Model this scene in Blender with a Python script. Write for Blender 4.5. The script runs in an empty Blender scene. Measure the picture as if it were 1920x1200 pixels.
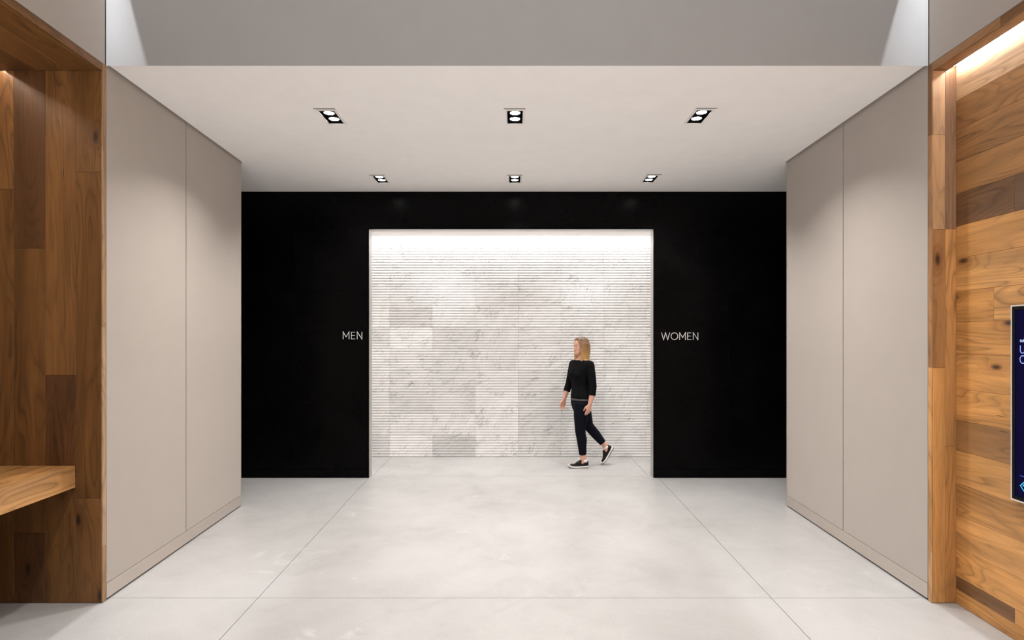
import bpy, bmesh, math, random
from mathutils import Vector, Matrix
random.seed(7)
sc = bpy.context.scene
COL = sc.collection

# ------------------------------------------------------------------ camera
cam_d = bpy.data.cameras.new('camera')
cam = bpy.data.objects.new('camera', cam_d); COL.objects.link(cam)
cam.location = (0, 0, 1.70); cam.rotation_euler = (math.pi/2, 0, 0)
cam_d.sensor_width = 36.0; cam_d.lens = 36.0*1100/1920
cam_d.shift_x = -3/1920; cam_d.shift_y = 31/1920
cam_d.clip_start = 0.05
sc.camera = cam
# ------------------------------------------------------------------ world, exposure
w = bpy.data.worlds.new('world'); sc.world = w; w.use_nodes = True
w.node_tree.nodes['Background'].inputs[0].default_value = (0.9, 0.95, 1.0, 1)
w.node_tree.nodes['Background'].inputs[1].default_value = 0.03
vs = sc.view_settings
vs.view_transform = 'Standard'; vs.look = 'None'; vs.gamma = 1.0; vs.use_curve_mapping = False
vs.exposure = 0.0
sc.cycles.use_denoising = True
sc.cycles.max_bounces = 10; sc.cycles.diffuse_bounces = 6; sc.cycles.sample_clamp_indirect = 6.0
# ------------------------------------------------------------------ lamps out of view
WARM = (1.0, 0.90, 0.79); NEUT = (1.0, 0.97, 0.945); COOL = (0.90, 0.95, 1.0); LED = (1.0, 0.97, 0.945)
P_NEAR, P_FAR, P_FRONT, P_SLOT, P_COVE, P_CORR, LED_STRIP, P_UPFILL = 10.6, 10.6, 21.0, 11.5, 50.0, 6.0, 66.0, 118.0

def area(name, loc, rot, sx, sy, energy, color, spread=180, shape='RECTANGLE', parent=None):
    d = bpy.data.lights.new(name, 'AREA'); d.shape = shape; d.size = sx
    if shape in ('RECTANGLE', 'ELLIPSE'): d.size_y = sy
    d.energy = energy; d.color = color; d.spread = math.radians(spread)
    o = bpy.data.objects.new(name, d); COL.objects.link(o)
    o.location = loc; o.rotation_euler = rot
    if parent: o.parent = parent
    return o

# ceiling downlights over the foreground (above the frame)
for sx in (-1, 0, 1):
    for y in (1.0, 2.3):
        area('front_downlight', (sx*1.30, y, 4.16), (0, 0, 0), 0.10, 0.10, P_FRONT if sx else P_FRONT*0.8, NEUT, 125, 'DISK')
# added broad uplighter, unseen behind the camera, only to brighten the ceilings
area('added_uplight', (0, -2.9, 0.7), (math.radians(132), 0, 0), 4.0, 1.2, P_UPFILL, (1.0, 0.97, 0.945), 95)
# linear lights in the two slots beside the dropped ceiling, level with the side walls
area('slot_light', (-2.604, 3.52, 4.45), (0, 0, math.radians(3)), 0.015, 0.35, P_SLOT, COOL, 60)
area('slot_light', (2.652, 3.52, 4.55), (0, 0, math.radians(-1.9)), 0.015, 0.35, P_SLOT, COOL, 60)
# cove light that washes the marble from the ceiling slot
area('cove_light', (0, 8.155, 3.19), (math.radians(14), 0, 0), 8.4, 0.03, P_COVE, LED, 110)
for x in (-3.0, -1.0, 1.0, 3.0):
    area('passage_downlight', (x, 7.60, 3.080), (0, 0, 0), 0.08, 0.08, P_CORR, NEUT, 120, 'DISK')

# ------------------------------------------------------------------ node helpers
def mat_new(name):
    m = bpy.data.materials.new(name); m.use_nodes = True
    nt = m.node_tree; b = nt.nodes['Principled BSDF']
    return m, nt, b
class N:
    def __init__(s, nt): s.nt = nt
    def __call__(s, typ, ins=None, **props):
        n = s.nt.nodes.new(typ)
        for k, v in props.items(): setattr(n, k, v)
        for k, v in (ins or {}).items():
            if isinstance(v, bpy.types.NodeSocket): s.nt.links.new(v, n.inputs[k])
            else: n.inputs[k].default_value = v
        return n
    def math(s, op, a, b=None, clamp=False):
        n = s('ShaderNodeMath', {0: a} if b is None else {0: a, 1: b}, operation=op); n.use_clamp = clamp
        return n.outputs[0]
    def vmath(s, op, a, b):
        return s('ShaderNodeVectorMath', {0: a, 1: b}, operation=op).outputs[0]
    def noise(s, vec, scale, detail=3, rough=0.5, dist=0.0):
        return s('ShaderNodeTexNoise', {'Vector': vec, 'Scale': scale, 'Detail': detail, 'Roughness': rough, 'Distortion': dist}).outputs['Fac']
    def mix(s, f, a, b, mode='MIX'):
        n = s('ShaderNodeMix', data_type='RGBA', blend_type=mode)
        for k, v in ((0, f), (6, a), (7, b)):
            if isinstance(v, bpy.types.NodeSocket): s.nt.links.new(v, n.inputs[k])
            else: n.inputs[k].default_value = v
        return n.outputs[2]
    def ramp(s, f, stops):
        n = s('ShaderNodeValToRGB', {0: f}); e = n.color_ramp.elements
        while len(e) < len(stops): e.new(0.5)
        for i, (p, c) in enumerate(stops):
            e[i].position = p; e[i].color = c if len(c) == 4 else (*c, 1)
        return n.outputs[0]
    def rng(s, f, a, b, c, d):
        return s('ShaderNodeMapRange', {0: f, 1: a, 2: b, 3: c, 4: d}).outputs[0]
    def bump(s, h, strength, dist):
        return s('ShaderNodeBump', {'Height': h, 'Strength': strength, 'Distance': dist}).outputs[0]

def plain(name, color, rough=0.5, metal=0.0, spec=0.5, grain=0.0, grain_scale=200):
    m, nt, b = mat_new(name); n = N(nt)
    b.inputs['Base Color'].default_value = (*color, 1); b.inputs['Roughness'].default_value = rough
    b.inputs['Metallic'].default_value = metal; b.inputs['Specular IOR Level'].default_value = spec
    co = n('ShaderNodeTexCoord').outputs['Object']
    f = n.noise(co, 6.0, 3)
    c = n.mix(n.rng(f, 0.3, 0.7, 0, 1), (*[v*0.985 for v in color], 1), (*[min(1, v*1.012) for v in color], 1))
    nt.links.new(c, b.inputs['Base Color'])
    if grain:
        nt.links.new(n.bump(n.noise(co, grain_scale, 2), grain, 0.002), b.inputs['Normal'])
    return m
def emit(name, color, strength):
    m, nt, b = mat_new(name)
    b.inputs['Base Color'].default_value = (0.02, 0.02, 0.02, 1)
    b.inputs['Emission Color'].default_value = (*color, 1); b.inputs['Emission Strength'].default_value = strength
    return m

def wood_mat(name, rough=0.5):
    m, nt, b = mat_new(name); n = N(nt)
    oi = n('ShaderNodeObjectInfo'); rnd = oi.outputs['Random']; tint = oi.outputs['Color']
    co = n('ShaderNodeTexCoord').outputs['Object']
    off = n('ShaderNodeCombineXYZ', {0: n.math('MULTIPLY', rnd, 53.0), 1: n.math('MULTIPLY', rnd, 31.0), 2: n.math('MULTIPLY', rnd, 17.0)}).outputs[0]
    v = n.vmath('ADD', co, off)
    # knots, sparse, in stretched cells
    kv = n.vmath('MULTIPLY', v, (2.1, 5.2, 0.0))
    vor = n('ShaderNodeTexVoronoi', {'Vector': kv, 'Scale': 1.0, 'Randomness': 1.0}, feature='F1', voronoi_dimensions='2D')
    d = vor.outputs['Distance']
    pick = n.math('GREATER_THAN', n('ShaderNodeSeparateColor', {0: vor.outputs['Color']}).outputs[0], 0.84)
    near = n.math('MULTIPLY', n.math('POWER', 2.718, n.math('MULTIPLY', d, -7.0)), pick)
    # growth ring field: elongated along the board, bent round the knots
    g = n.noise(n.vmath('MULTIPLY', v, (0.75, 4.2, 4.2)), 1.0, 2.0, 0.45, 0.25)
    g2 = n.noise(n.vmath('MULTIPLY', v, (2.5, 14.0, 14.0)), 1.0, 2.0, 0.5)
    field = n.math('ADD', n.math('ADD', g, n.math('MULTIPLY', g2, 0.035)), n.math('MULTIPLY', near, 0.28))
    sep = n('ShaderNodeSeparateXYZ', {0: v}).outputs
    field = n.math('ADD', field, n.math('MULTIPLY', sep[1], 0.55))
    ring = n.math('FRACT', n.math('MULTIPLY', field, 17.0))
    ringl = n.ramp(ring, [(0.0, (0.25,)*3), (0.12, (0.85,)*3), (0.55, (1,)*3), (0.86, (0.62,)*3), (1.0, (0.25,)*3)])
    amp = n.rng(n.noise(n.vmath('MULTIPLY', v, (0.9, 5.0, 5.0)), 1.3, 1), 0.35, 0.65, 0.12, 0.60)
    ringc = n.mix(amp, (1, 1, 1, 1), ringl)
    fib = n.rng(n.noise(n.vmath('MULTIPLY', v, (4.0, 170.0, 170.0)), 1.0, 3, 0.6), 0.3, 0.7, 0.80, 1.08)
    broad = n.rng(n.noise(n.vmath('MULTIPLY', v, (0.8, 9.0, 9.0)), 1.0, 2), 0.32, 0.68, 0.70, 1.16)
    c = n.mix(1.0, tint, ringc, 'MULTIPLY')
    fc = n('ShaderNodeCombineColor', {0: n.math('MULTIPLY', fib, broad), 1: n.math('MULTIPLY', fib, broad), 2: n.math('MULTIPLY', fib, n.math('MULTIPLY', broad, 0.97))}).outputs[0]
    c = n.mix(1.0, c, fc, 'MULTIPLY')
    # dark heart of each knot, and short checks
    kd = n.math('MULTIPLY', n.rng(d, 0.035, 0.11, 1, 0), pick)
    c = n.mix(n.math('MULTIPLY', kd, 0.88), c, (0.02, 0.011, 0.006, 1))
    halo = n.math('MULTIPLY', n.rng(d, 0.08, 0.34, 0.55, 0), pick)
    c = n.mix(halo, c, n.mix(1.0, c, (0.50, 0.40, 0.34, 1), 'MULTIPLY'))
    chk = n.rng(n.noise(n.vmath('MULTIPLY', v, (5.0, 60.0, 60.0)), 1.0, 1), 0.755, 0.80, 0, 0.8)
    c = n.mix(chk, c, (0.025, 0.014, 0.008, 1))
    nt.links.new(c, b.inputs['Base Color'])
    b.inputs['Roughness'].default_value = rough; b.inputs['Specular IOR Level'].default_value = 0.45
    nt.links.new(n.bump(n.math('ADD', fib, n.math('MULTIPLY', kd, -0.6)), 0.12, 0.002), b.inputs['Normal'])
    return m

def concrete_mat():
    m, nt, b = mat_new('polished_concrete'); n = N(nt)
    co = n('ShaderNodeTexCoord').outputs['Object']
    big = n.rng(n.noise(co, 0.9, 4, 0.55, 0.3), 0.32, 0.68, 0, 1)
    mid = n.rng(n.noise(co, 3.3, 6, 0.6, 0.6), 0.3, 0.7, 0, 1)
    fine = n.noise(co, 90.0, 3, 0.6)
    c = n.mix(big, (0.335, 0.325, 0.315, 1), (0.43, 0.42, 0.41, 1))
    c = n.mix(n.math('MULTIPLY', mid, 0.5), c, (0.45, 0.442, 0.433, 1))
    blot = n.rng(n.noise(n.vmath('ADD', co, (13, 4, 0)), 2.2, 5, 0.7, 1.2), 0.62, 0.76, 0, 0.75)
    c = n.mix(blot, c, (0.56, 0.555, 0.55, 1))
    dark = n.rng(n.noise(n.vmath('ADD', co, (3, 24, 0)), 1.5, 5, 0.62, 0.9), 0.60, 0.78, 0, 0.45)
    c = n.mix(dark, c, (0.27, 0.255, 0.245, 1))
    fl = n.rng(fine, 0.3, 0.7, 0.93, 1.05)
    c = n.mix(1.0, c, n('ShaderNodeCombineColor', {0: fl, 1: fl, 2: fl}).outputs[0], 'MULTIPLY')
    nt.links.new(c, b.inputs['Base Color'])
    nt.links.new(n.rng(mid, 0, 1, 0.42, 0.30), b.inputs['Roughness'])
    b.inputs['Specular IOR Level'].default_value = 0.45
    nt.links.new(n.bump(n.math('ADD', fine, n.math('MULTIPLY', mid, 2)), 0.04, 0.002), b.inputs['Normal'])
    return m

def marble_mat():
    m, nt, b = mat_new('ribbed_marble'); n = N(nt)
    oi = n('ShaderNodeObjectInfo'); rnd = oi.outputs['Random']; tint = oi.outputs['Color']
    co = n('ShaderNodeTexCoord').outputs['Object']
    off = n('ShaderNodeCombineXYZ', {0: n.math('MULTIPLY', rnd, 41.0), 1: n.math('MULTIPLY', rnd, 7.0), 2: n.math('MULTIPLY', rnd, 23.0)}).outputs[0]
    v = n.vmath('ADD', co, off)
    rot = n('ShaderNodeVectorRotate', {'Vector': v, 'Axis': (0, 1, 0), 'Angle': n.rng(rnd, 0, 1, 0.25, 1.25)}).outputs[0]
    warp = n.vmath('MULTIPLY', rot, (2.2, 1.0, 9.0))
    vein = n.noise(warp, 1.5, 7, 0.62, 1.1)
    thin = n.math('ABSOLUTE', n.math('SUBTRACT', vein, 0.5))
    line = n.math('MULTIPLY', n.rng(thin, 0.0, 0.022, 1, 0), n.rng(n.noise(v, 5.0, 2), 0.46, 0.66, 0, 1))
    cloud = n.rng(n.noise(warp, 0.9, 4, 0.6, 0.6), 0.3, 0.72, 0.90, 1.05)
    cc = n('ShaderNodeCombineColor', {0: cloud, 1: cloud, 2: cloud}).outputs[0]
    c = n.mix(1.0, tint, cc, 'MULTIPLY')
    c = n.mix(n.math('MULTIPLY', line, 0.85), c, (0.20, 0.20, 0.20, 1))
    spk = n.rng(n.noise(n.vmath('MULTIPLY', rot, (16, 16, 40)), 1.0, 3, 0.6), 0.70, 0.78, 0, 0.6)
    c = n.mix(spk, c, (0.24, 0.235, 0.23, 1))
    nt.links.new(c, b.inputs['Base Color'])
    b.inputs['Roughness'].default_value = 0.5; b.inputs['Specular IOR Level'].default_value = 0.35
    nt.links.new(n.bump(n.noise(co, 30.0, 3, 0.5), 0.07, 0.003), b.inputs['Normal'])
    return m

def steel_mat():
    m, nt, b = mat_new('blackened_steel'); n = N(nt)
    co = n('ShaderNodeTexCoord').outputs['Object']
    rnd = n('ShaderNodeObjectInfo').outputs['Random']
    v = n.vmath('ADD', co, n('ShaderNodeCombineXYZ', {0: n.math('MULTIPLY', rnd, 20.0), 1: 0.0, 2: n.math('MULTIPLY', rnd, 9.0)}).outputs[0])
    f = n.noise(v, 1.6, 5, 0.6, 0.8)
    c = n.mix(n.rng(f, 0.35, 0.65, 0, 1), (0.0008, 0.0007, 0.0008, 1), (0.002, 0.0018, 0.002, 1))
    nt.links.new(c, b.inputs['Base Color'])
    nt.links.new(n.rng(n.noise(v, 2.4, 5, 0.6, 0.5), 0.3, 0.7, 0.20, 0.32), b.inputs['Roughness'])
    b.inputs['Specular IOR Level'].default_value = 0.07
    nt.links.new(n.bump(n.noise(co, 2.0, 2), 0.03, 0.02), b.inputs['Normal'])
    return m

M = dict(
    wood=wood_mat('timber', 0.44), concrete=concrete_mat(), marble=marble_mat(), steel=steel_mat(),
    panel=plain('warm_grey_panel', (0.455, 0.405, 0.362), 0.48, spec=0.35),
    panel_core=plain('panel_core', (0.03, 0.027, 0.025), 0.8, spec=0.1),
    paint=plain('ceiling_paint', (0.92, 0.90, 0.885), 0.9, spec=0.1),
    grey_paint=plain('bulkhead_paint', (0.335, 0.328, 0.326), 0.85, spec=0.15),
    dark=plain('shadow_gap_black', (0.006, 0.006, 0.006), 0.8, spec=0.1),
    alu=plain('brushed_aluminium', (0.60, 0.535, 0.48), 0.42, metal=0.6),
    jamb=plain('satin_steel', (0.50, 0.48, 0.47), 0.42, metal=0.55),
    bright_alu=plain('bright_aluminium', (0.80, 0.78, 0.76), 0.35, metal=0.4),
    white_trim=plain('white_enamel', (0.82, 0.79, 0.76), 0.5),
    black_trim=plain('matt_black', (0.005, 0.005, 0.005), 0.55, spec=0.10),
    lens=emit('lamp_lens', (1.0, 0.97, 0.93), 24.0),
    led=emit('led_diffuser', (1.0, 0.955, 0.92), LED_STRIP),
    led_left=emit('led_diffuser_left', (1.0, 0.84, 0.66), 75.0),
    letter=plain('satin_letter_metal', (0.78, 0.76, 0.74), 0.5, metal=0.0),
    grout=plain('joint_filler', (0.16, 0.15, 0.14), 0.9),
    skin=plain('skin', (0.66, 0.36, 0.26), 0.5, spec=0.35),
    shirt=plain('black_jersey', (0.004, 0.004, 0.0045), 0.85, spec=0.1, grain=0.3, grain_scale=60),
    trousers=plain('navy_black_denim', (0.004, 0.005, 0.010), 0.8, spec=0.1, grain=0.3, grain_scale=60),
    shoe=plain('black_knit', (0.010, 0.010, 0.011), 0.8, spec=0.2, grain=0.3),
    white=plain('white_rubber', (0.82, 0.80, 0.77), 0.6),
    red=plain('red_lace_tag', (0.35, 0.03, 0.06), 0.6),
    belt=plain('grey_leather', (0.06, 0.052, 0.046), 0.5),
    lips=plain('lips', (0.45, 0.13, 0.11), 0.45),
    brow=plain('brow_hair', (0.16, 0.09, 0.045), 0.8),
    eye_white=plain('eye_white', (0.8, 0.78, 0.75), 0.3), iris=plain('iris', (0.05, 0.07, 0.08), 0.2),
)

# ------------------------------------------------------------------ object helpers
def tag(o, label=None, cat=None, group=None, kind=None):
    if label: o['label'] = label
    if cat: o['category'] = cat
    if group: o['group'] = group
    if kind: o['kind'] = kind
    return o
def obj(name, bm, mat, parent=None, smooth=False, color=None):
    me = bpy.data.meshes.new(name)
    bmesh.ops.recalc_face_normals(bm, faces=bm.faces)
    bm.to_mesh(me); bm.free()
    me.materials.append(M[mat] if isinstance(mat, str) else mat)
    if smooth:
        for p in me.polygons: p.use_smooth = True
    o = bpy.data.objects.new(name, me); COL.objects.link(o)
    if parent: o.parent = parent
    if color: o.color = (*color, 1)
    return o
def empty(name, loc, label, cat, group=None):
    o = bpy.data.objects.new(name, None); COL.objects.link(o); o.location = loc
    o.empty_display_size = 0.1
    return tag(o, label, cat, group)
def struct(name, bm, mat, label, cat, smooth=False):
    return tag(obj(name, bm, mat, None, smooth), label, cat, None, 'structure')
def hexa(bm, p):
    """p: 8 points, bottom ring of four then top ring of four"""
    v = [bm.verts.new(q) for q in p]
    for f in ((0, 3, 2, 1), (4, 5, 6, 7), (0, 1, 5, 4), (1, 2, 6, 5), (2, 3, 7, 6), (3, 0, 4, 7)):
        bm.faces.new([v[i] for i in f])
def bx(bm, x0, x1, y0, y1, z0, z1):
    hexa(bm, [(x0, y0, z0), (x1, y0, z0), (x1, y1, z0), (x0, y1, z0), (x0, y0, z1), (x1, y0, z1), (x1, y1, z1), (x0, y1, z1)])
def prism(bm, pts, z0, z1):
    b = [bm.verts.new((x, y, z0)) for x, y in pts]; t = [bm.verts.new((x, y, z1)) for x, y in pts]
    n = len(pts)
    bm.faces.new(b[::-1]); bm.faces.new(t)
    for i in range(n): bm.faces.new((b[i], b[(i+1) % n], t[(i+1) % n], t[i]))
def box_bm(*a, bev=0.0):
    bm = bmesh.new(); bx(bm, *a)
    if bev: bmesh.ops.bevel(bm, geom=list(bm.edges), offset=bev, segments=1, affect='EDGES')
    return bm
def prism_bm(pts, z0, z1, bev=0.0):
    bm = bmesh.new(); prism(bm, pts, z0, z1)
    if bev: bmesh.ops.bevel(bm, geom=list(bm.edges), offset=bev, segments=1, affect='EDGES')
    return bm
def board(name, parent, c, xd, yd, L, W, T, mat, color=None, bev=0.0012, sub=Vector((0, 0, 0))):
    """a board centred at c: length L along xd, width W along yd, thickness T"""
    o = obj(name, box_bm(-L/2, L/2, -W/2, W/2, -T/2, T/2, bev=bev), mat, parent, color=color)
    x = Vector(xd).normalized(); y = Vector(yd); y = (y - x*y.dot(x)).normalized(); z = x.cross(y)
    m = Matrix((x, y, z)).transposed().to_4x4(); m.translation = Vector(c) - sub
    o.matrix_local = m
    return o
def cyl(bm, a, b, r0, r1=None, seg=16, caps=True):
    tube(bm, [a, b], [r0, r0 if r1 is None else r1], seg, caps)
def tube(bm, pts, rad, seg=12, caps=True, side=None):
    pts = [Vector(p) for p in pts]; rings = []
    prev = None
    for i, p in enumerate(pts):
        t = (pts[min(i+1, len(pts)-1)] - pts[max(i-1, 0)]).normalized()
        if prev is None:
            ref = Vector(side) if side else (Vector((0, 1, 0)) if abs(t.y) < 0.9 else Vector((1, 0, 0)))
        else: ref = prev
        u = (ref - t*ref.dot(t)).normalized(); v = t.cross(u); prev = u
        r = rad[i]; ra, rb = (r, r) if not isinstance(r, tuple) else r
        rings.append([bm.verts.new(p + u*ra*math.cos(2*math.pi*k/seg) + v*rb*math.sin(2*math.pi*k/seg)) for k in range(seg)])
    for a, b in zip(rings, rings[1:]):
        for k in range(seg): bm.faces.new((a[k], a[(k+1) % seg], b[(k+1) % seg], b[k]))
    if caps:
        bm.faces.new(rings[0][::-1]); bm.faces.new(rings[-1])
    return rings
def ell(bm, c, r, rot=None, u=16, v=10):
    m = Matrix.Translation(Vector(c)) @ (rot.to_4x4() if rot else Matrix.Identity(4)) @ Matrix.Diagonal((*r, 1))
    bmesh.ops.create_uvsphere(bm, u_segments=u, v_segments=v, radius=1.0, matrix=m)
def voxel(bm, size, iters=4, fac=0.5):
    bmesh.ops.recalc_face_normals(bm, faces=bm.faces)
    me = bpy.data.meshes.new('tmp'); bm.to_mesh(me); bm.free()
    o = bpy.data.objects.new('tmp', me); COL.objects.link(o)
    r = o.modifiers.new('r', 'REMESH'); r.mode = 'VOXEL'; r.voxel_size = size; r.use_smooth_shade = True
    s = o.modifiers.new('s', 'SMOOTH'); s.iterations = iters; s.factor = fac
    dg = bpy.context.evaluated_depsgraph_get()
    out = bpy.data.meshes.new_from_object(o.evaluated_get(dg))
    bpy.data.objects.remove(o); bpy.data.meshes.remove(me)
    return out
def mesh_obj(name, me, mat, parent):
    me.name = name; me.materials.clear(); me.materials.append(M[mat] if isinstance(mat, str) else mat)
    for p in me.polygons: p.use_smooth = True
    o = bpy.data.objects.new(name, me); COL.objects.link(o); o.parent = parent
    return o

# ------------------------------------------------------------------ dimensions (metres)
H = 3.441                    # ceiling over the hall
Y0, Y1, Y2, Y3 = 3.774, 5.878, 7.049, 8.274   # bulkhead, end of grey walls, black wall, marble wall
XL = lambda y: -2.621 - 0.0523*(y - Y0)
XR = lambda y: 2.666 + 0.0333*(y - Y0)

# ------------------------------------------------------------------ floor: slabs with saw cut joints
floor = struct('floor', box_bm(-5.2, 5.2, -3.0, 8.6, -0.30, -0.012), 'grout', 'polished pale grey concrete floor with thin saw-cut joints', 'floor')
jl = lambda y: -1.662 - 0.0249*(y - 3.816)
jr = lambda y: 1.676 + 0.0203*(y - 3.816)
g = 0.004
rows = [(-3.0, 0.42), (0.42, 3.816), (3.816, 7.137)]
def slab(pts): obj('concrete_slab', prism_bm(pts, -0.012, 0.0), 'concrete', floor)
for a, b in rows:
    a_, b_ = a+g/2, b-g/2
    slab([(-5.2, a_), (jl(a_)-g/2, a_), (jl(b_)-g/2, b_), (-5.2, b_)])
    slab([(jl(a_)+g/2, a_), (jr(a_)-g/2, a_), (jr(b_)-g/2, b_), (jl(b_)+g/2, b_)])
    slab([(jr(a_)+g/2, a_), (5.2, a_), (5.2, b_), (jr(b_)+g/2, b_)])
a_, b_ = 7.137+g/2, 8.6
for x0, x1 in ((-5.2, -1.72), (-1.72, 1.645), (1.645, 5.2)):
    slab([(x0+g/2, a_), (x1-g/2, a_), (x1-g/2, b_), (x0+g/2, b_)])

# ------------------------------------------------------------------ ceiling of the hall, with cut-outs for the lamps
FIX = [(-1.444, 4.655), (0.011, 4.655), (1.468, 4.645), (-1.472, 6.495), (0.013, 6.495), (1.510, 6.480)]
HW, HL = 0.063, 0.142        # half size of each lamp opening
def ceiling():
    bm = bmesh.new(); gap = 0.022
    bx(bm, -4.4, 4.4, Y0+0.0125, Y2+0.05, H+0.10, H+0.14)
    # side wedges that follow the grey walls
    YC = Y0+0.0006
    prism(bm, [(-2.3, YC), (-2.3, Y1+0.02), (XL(Y1)+gap, Y1+0.02), (XL(YC)+gap, YC)], H, H+0.10)
    prism(bm, [(2.3, YC), (2.3, Y1+0.02), (XR(Y1)-gap, Y1+0.02), (XR(YC)-gap, YC)], H, H+0.10)
    bx(bm, -4.4, -2.3, Y1+0.02, Y2, H, H+0.10); bx(bm, 2.3, 4.4, Y1+0.02, Y2, H, H+0.10)
    def band(y0, y1, fs):
        if not fs: bx(bm, -2.3, 2.3, y0, y1, H, H+0.10); return
        x = -2.3
        for fx, fy in fs:
            bx(bm, x, fx-HW, y0, y1, H, H+0.10)
            bx(bm, fx-HW, fx+HW, y0, fy-HL, H, H+0.10)
            bx(bm, fx-HW, fx+HW, fy+HL, y1, H, H+0.10)
            x = fx+HW
        bx(bm, x, 2.3, y0, y1, H, H+0.10)
    band(YC, 4.3, []); band(4.3, 5.0, FIX[:3]); band(5.0, 6.1, []); band(6.1, 6.9, FIX[3:]); band(6.9, Y2, [])
    bmesh.ops.remove_doubles(bm, verts=bm.verts, dist=1e-5)
    return struct('ceiling', bm, 'paint', 'smooth off-white ceiling over the hall holding six recessed lamps', 'ceiling')
ceiling()
# passage ceiling behind the portal, stopping short of the marble to leave the light slot
bm = bmesh.new(); bx(bm, -4.5, 4.5, Y2+0.14, 8.115, 3.087, 3.15); bx(bm, -4.5, 4.5, 8.115, 8.40, 3.30, 3.36); bx(bm, -4.5, 4.5, 8.06, 8.115, 3.15, 3.30)
struct('ceiling_passage', bm, 'paint', 'white passage ceiling behind the opening, stopping short of the marble', 'ceiling')
# bulkhead over the hall mouth
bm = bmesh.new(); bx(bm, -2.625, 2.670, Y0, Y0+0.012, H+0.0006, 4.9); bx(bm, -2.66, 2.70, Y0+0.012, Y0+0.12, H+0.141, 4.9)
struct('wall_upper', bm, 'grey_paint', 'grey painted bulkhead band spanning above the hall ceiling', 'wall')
bm = bmesh.new()
prism(bm, [(-2.323, -0.6), (-2.552, Y0-0.002), (2.566, Y0-0.002), (2.42, -0.6)], 4.20, 4.26)
struct('ceiling_front', bm, 'paint', 'dropped foreground ceiling panel above the frame with slots at both sides', 'ceiling')
struct('ceiling_upper', box_bm(-3.6, 3.6, -0.8, Y0+0.12, 4.9, 5.0), 'dark', 'dark upper ceiling over the foreground above the frame', 'ceiling')

# ------------------------------------------------------------------ grey side walls
def side_wall(sgn, X, name, base, yj, lab):
    T = 0.018
    inn = lambda y, d: X(y) + sgn*d               # d metres behind the face
    far = sgn*4.4
    core = struct(name, prism_bm([(inn(Y0, T), Y0+0.001), (inn(Y1, T), Y1-0.004), (far, Y1-0.004), (far, Y0+0.001)], 0.0, H+0.06), 'panel_core', lab, 'wall')
    zb = 0.112
    for a, b in ((Y0+0.004, yj-0.005), (yj+0.005, Y1-0.008)):
        obj('wall_panel', prism_bm([(inn(a, 0), a), (inn(b, 0), b), (inn(b, T-0.001), b), (inn(a, T-0.001), a)], zb, H+0.05), 'panel', core)
    # thin metal edge at the far end, and the return behind it
    obj('edge_trim', prism_bm([(inn(Y1-0.007, -0.002), Y1-0.007), (inn(Y1, -0.002), Y1), (inn(Y1, 0.05), Y1), (inn(Y1-0.007, 0.05), Y1-0.007)], 0.012, H+0.05), 'alu', core, color=None)
    obj('return_panel', box_bm(min(inn(Y1, 0.051), far), max(inn(Y1, 0.051), far), Y1-0.003, Y1, 0.012, H), 'panel', core)
    a, b = Y0+0.002, Y1-0.008
    struct(base, prism_bm([(inn(a, -0.002), a), (inn(b, -0.002), b), (inn(b, T-0.001), b), (inn(a, T-0.001), a)], 0.014, zb-0.003), 'alu',
           'brushed metal baseboard along the foot of the %s grey panel wall' % ('left' if sgn < 0 else 'right'), 'baseboard')
    # grey wall over the timber niche, nearer the camera
    a, b = -0.6, Y0-0.012
    struct('wall_%s_upper' % ('left' if sgn < 0 else 'right'), prism_bm([(inn(a, 0), a), (inn(b, 0), b), (inn(b, 0.06), b), (inn(a, 0.06), a)], H+0.002, 4.9), 'panel',
           'grey wall above the timber niche on the %s' % ('left' if sgn < 0 else 'right'), 'wall')
    bm = box_bm(min(inn(Y0, 0.005), inn(Y0, 0.08)), max(inn(Y0, 0.005), inn(Y0, 0.08)), Y0-0.0115, Y0+0.0115, H+0.005, 4.9)
    obj('shadow_gap', bm, 'dark', core)
side_wall(-1, XL, 'wall_left', 'baseboard_left', 4.790, 'left hall wall of two tall warm grey panels')
side_wall(1, XR, 'wall_right', 'baseboard_right', 4.807, 'right hall wall of two tall warm grey panels')
for sx in (-1, 1):
    struct('wall_alcove_%s' % ('left' if sx < 0 else 'right'), box_bm(min(sx*4.38, sx*4.48), max(sx*4.38, sx*4.48), Y1, Y3+0.12, 0, H+0.1), 'panel',
           'grey end wall of the side recess on the %s' % ('left' if sx < 0 else 'right'), 'wall')

# ------------------------------------------------------------------ black steel wall with the portal
OX0, OX1, OZ, TH = -1.737, 1.679, 2.988, 0.140
bm = bmesh.new()
bx(bm, -4.38, OX0-0.013, Y2+0.006, Y2+TH, 0, H+0.1); bx(bm, OX1+0.013, 4.38, Y2+0.006, Y2+TH, 0, H+0.1)
bx(bm, OX0-0.013, OX1+0.013, Y2+0.006, Y2+TH, OZ+0.013, H+0.1)
wb = struct('wall_middle', bm, 'dark', 'blackened steel panel wall around the wide opening to the passage', 'wall')
jz = 2.245; zp = 0.104; gp = 0.0035
xsl = [-4.376, -3.515, -2.627, -1.751]; xsr = [1.693, 2.576, 3.459, 4.342]
def steel(x0, x1, z0, z1, name='steel_panel', y=0.0):
    obj(name, box_bm(x0+gp/2, x1-gp/2, Y2+y, Y2+0.006, z0+gp/2, z1-gp/2, bev=0.0015), 'steel', wb)
for xs in (xsl, xsr):
    for a, b in zip(xs, xs[1:]):
        steel(a, b, jz, H-0.004); steel(a, b, zp, jz)
steel(xsl[-1], xsr[0], OZ+0.014, H-0.004, 'header_panel')
for a, b in ((xsl[0], xsl[2]), (xsl[2], xsl[3]), (xsr[0], xsr[1]), (xsr[1], xsr[3])):
    steel(a, b, 0.004, zp, 'plinth_panel', -0.003)
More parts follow.
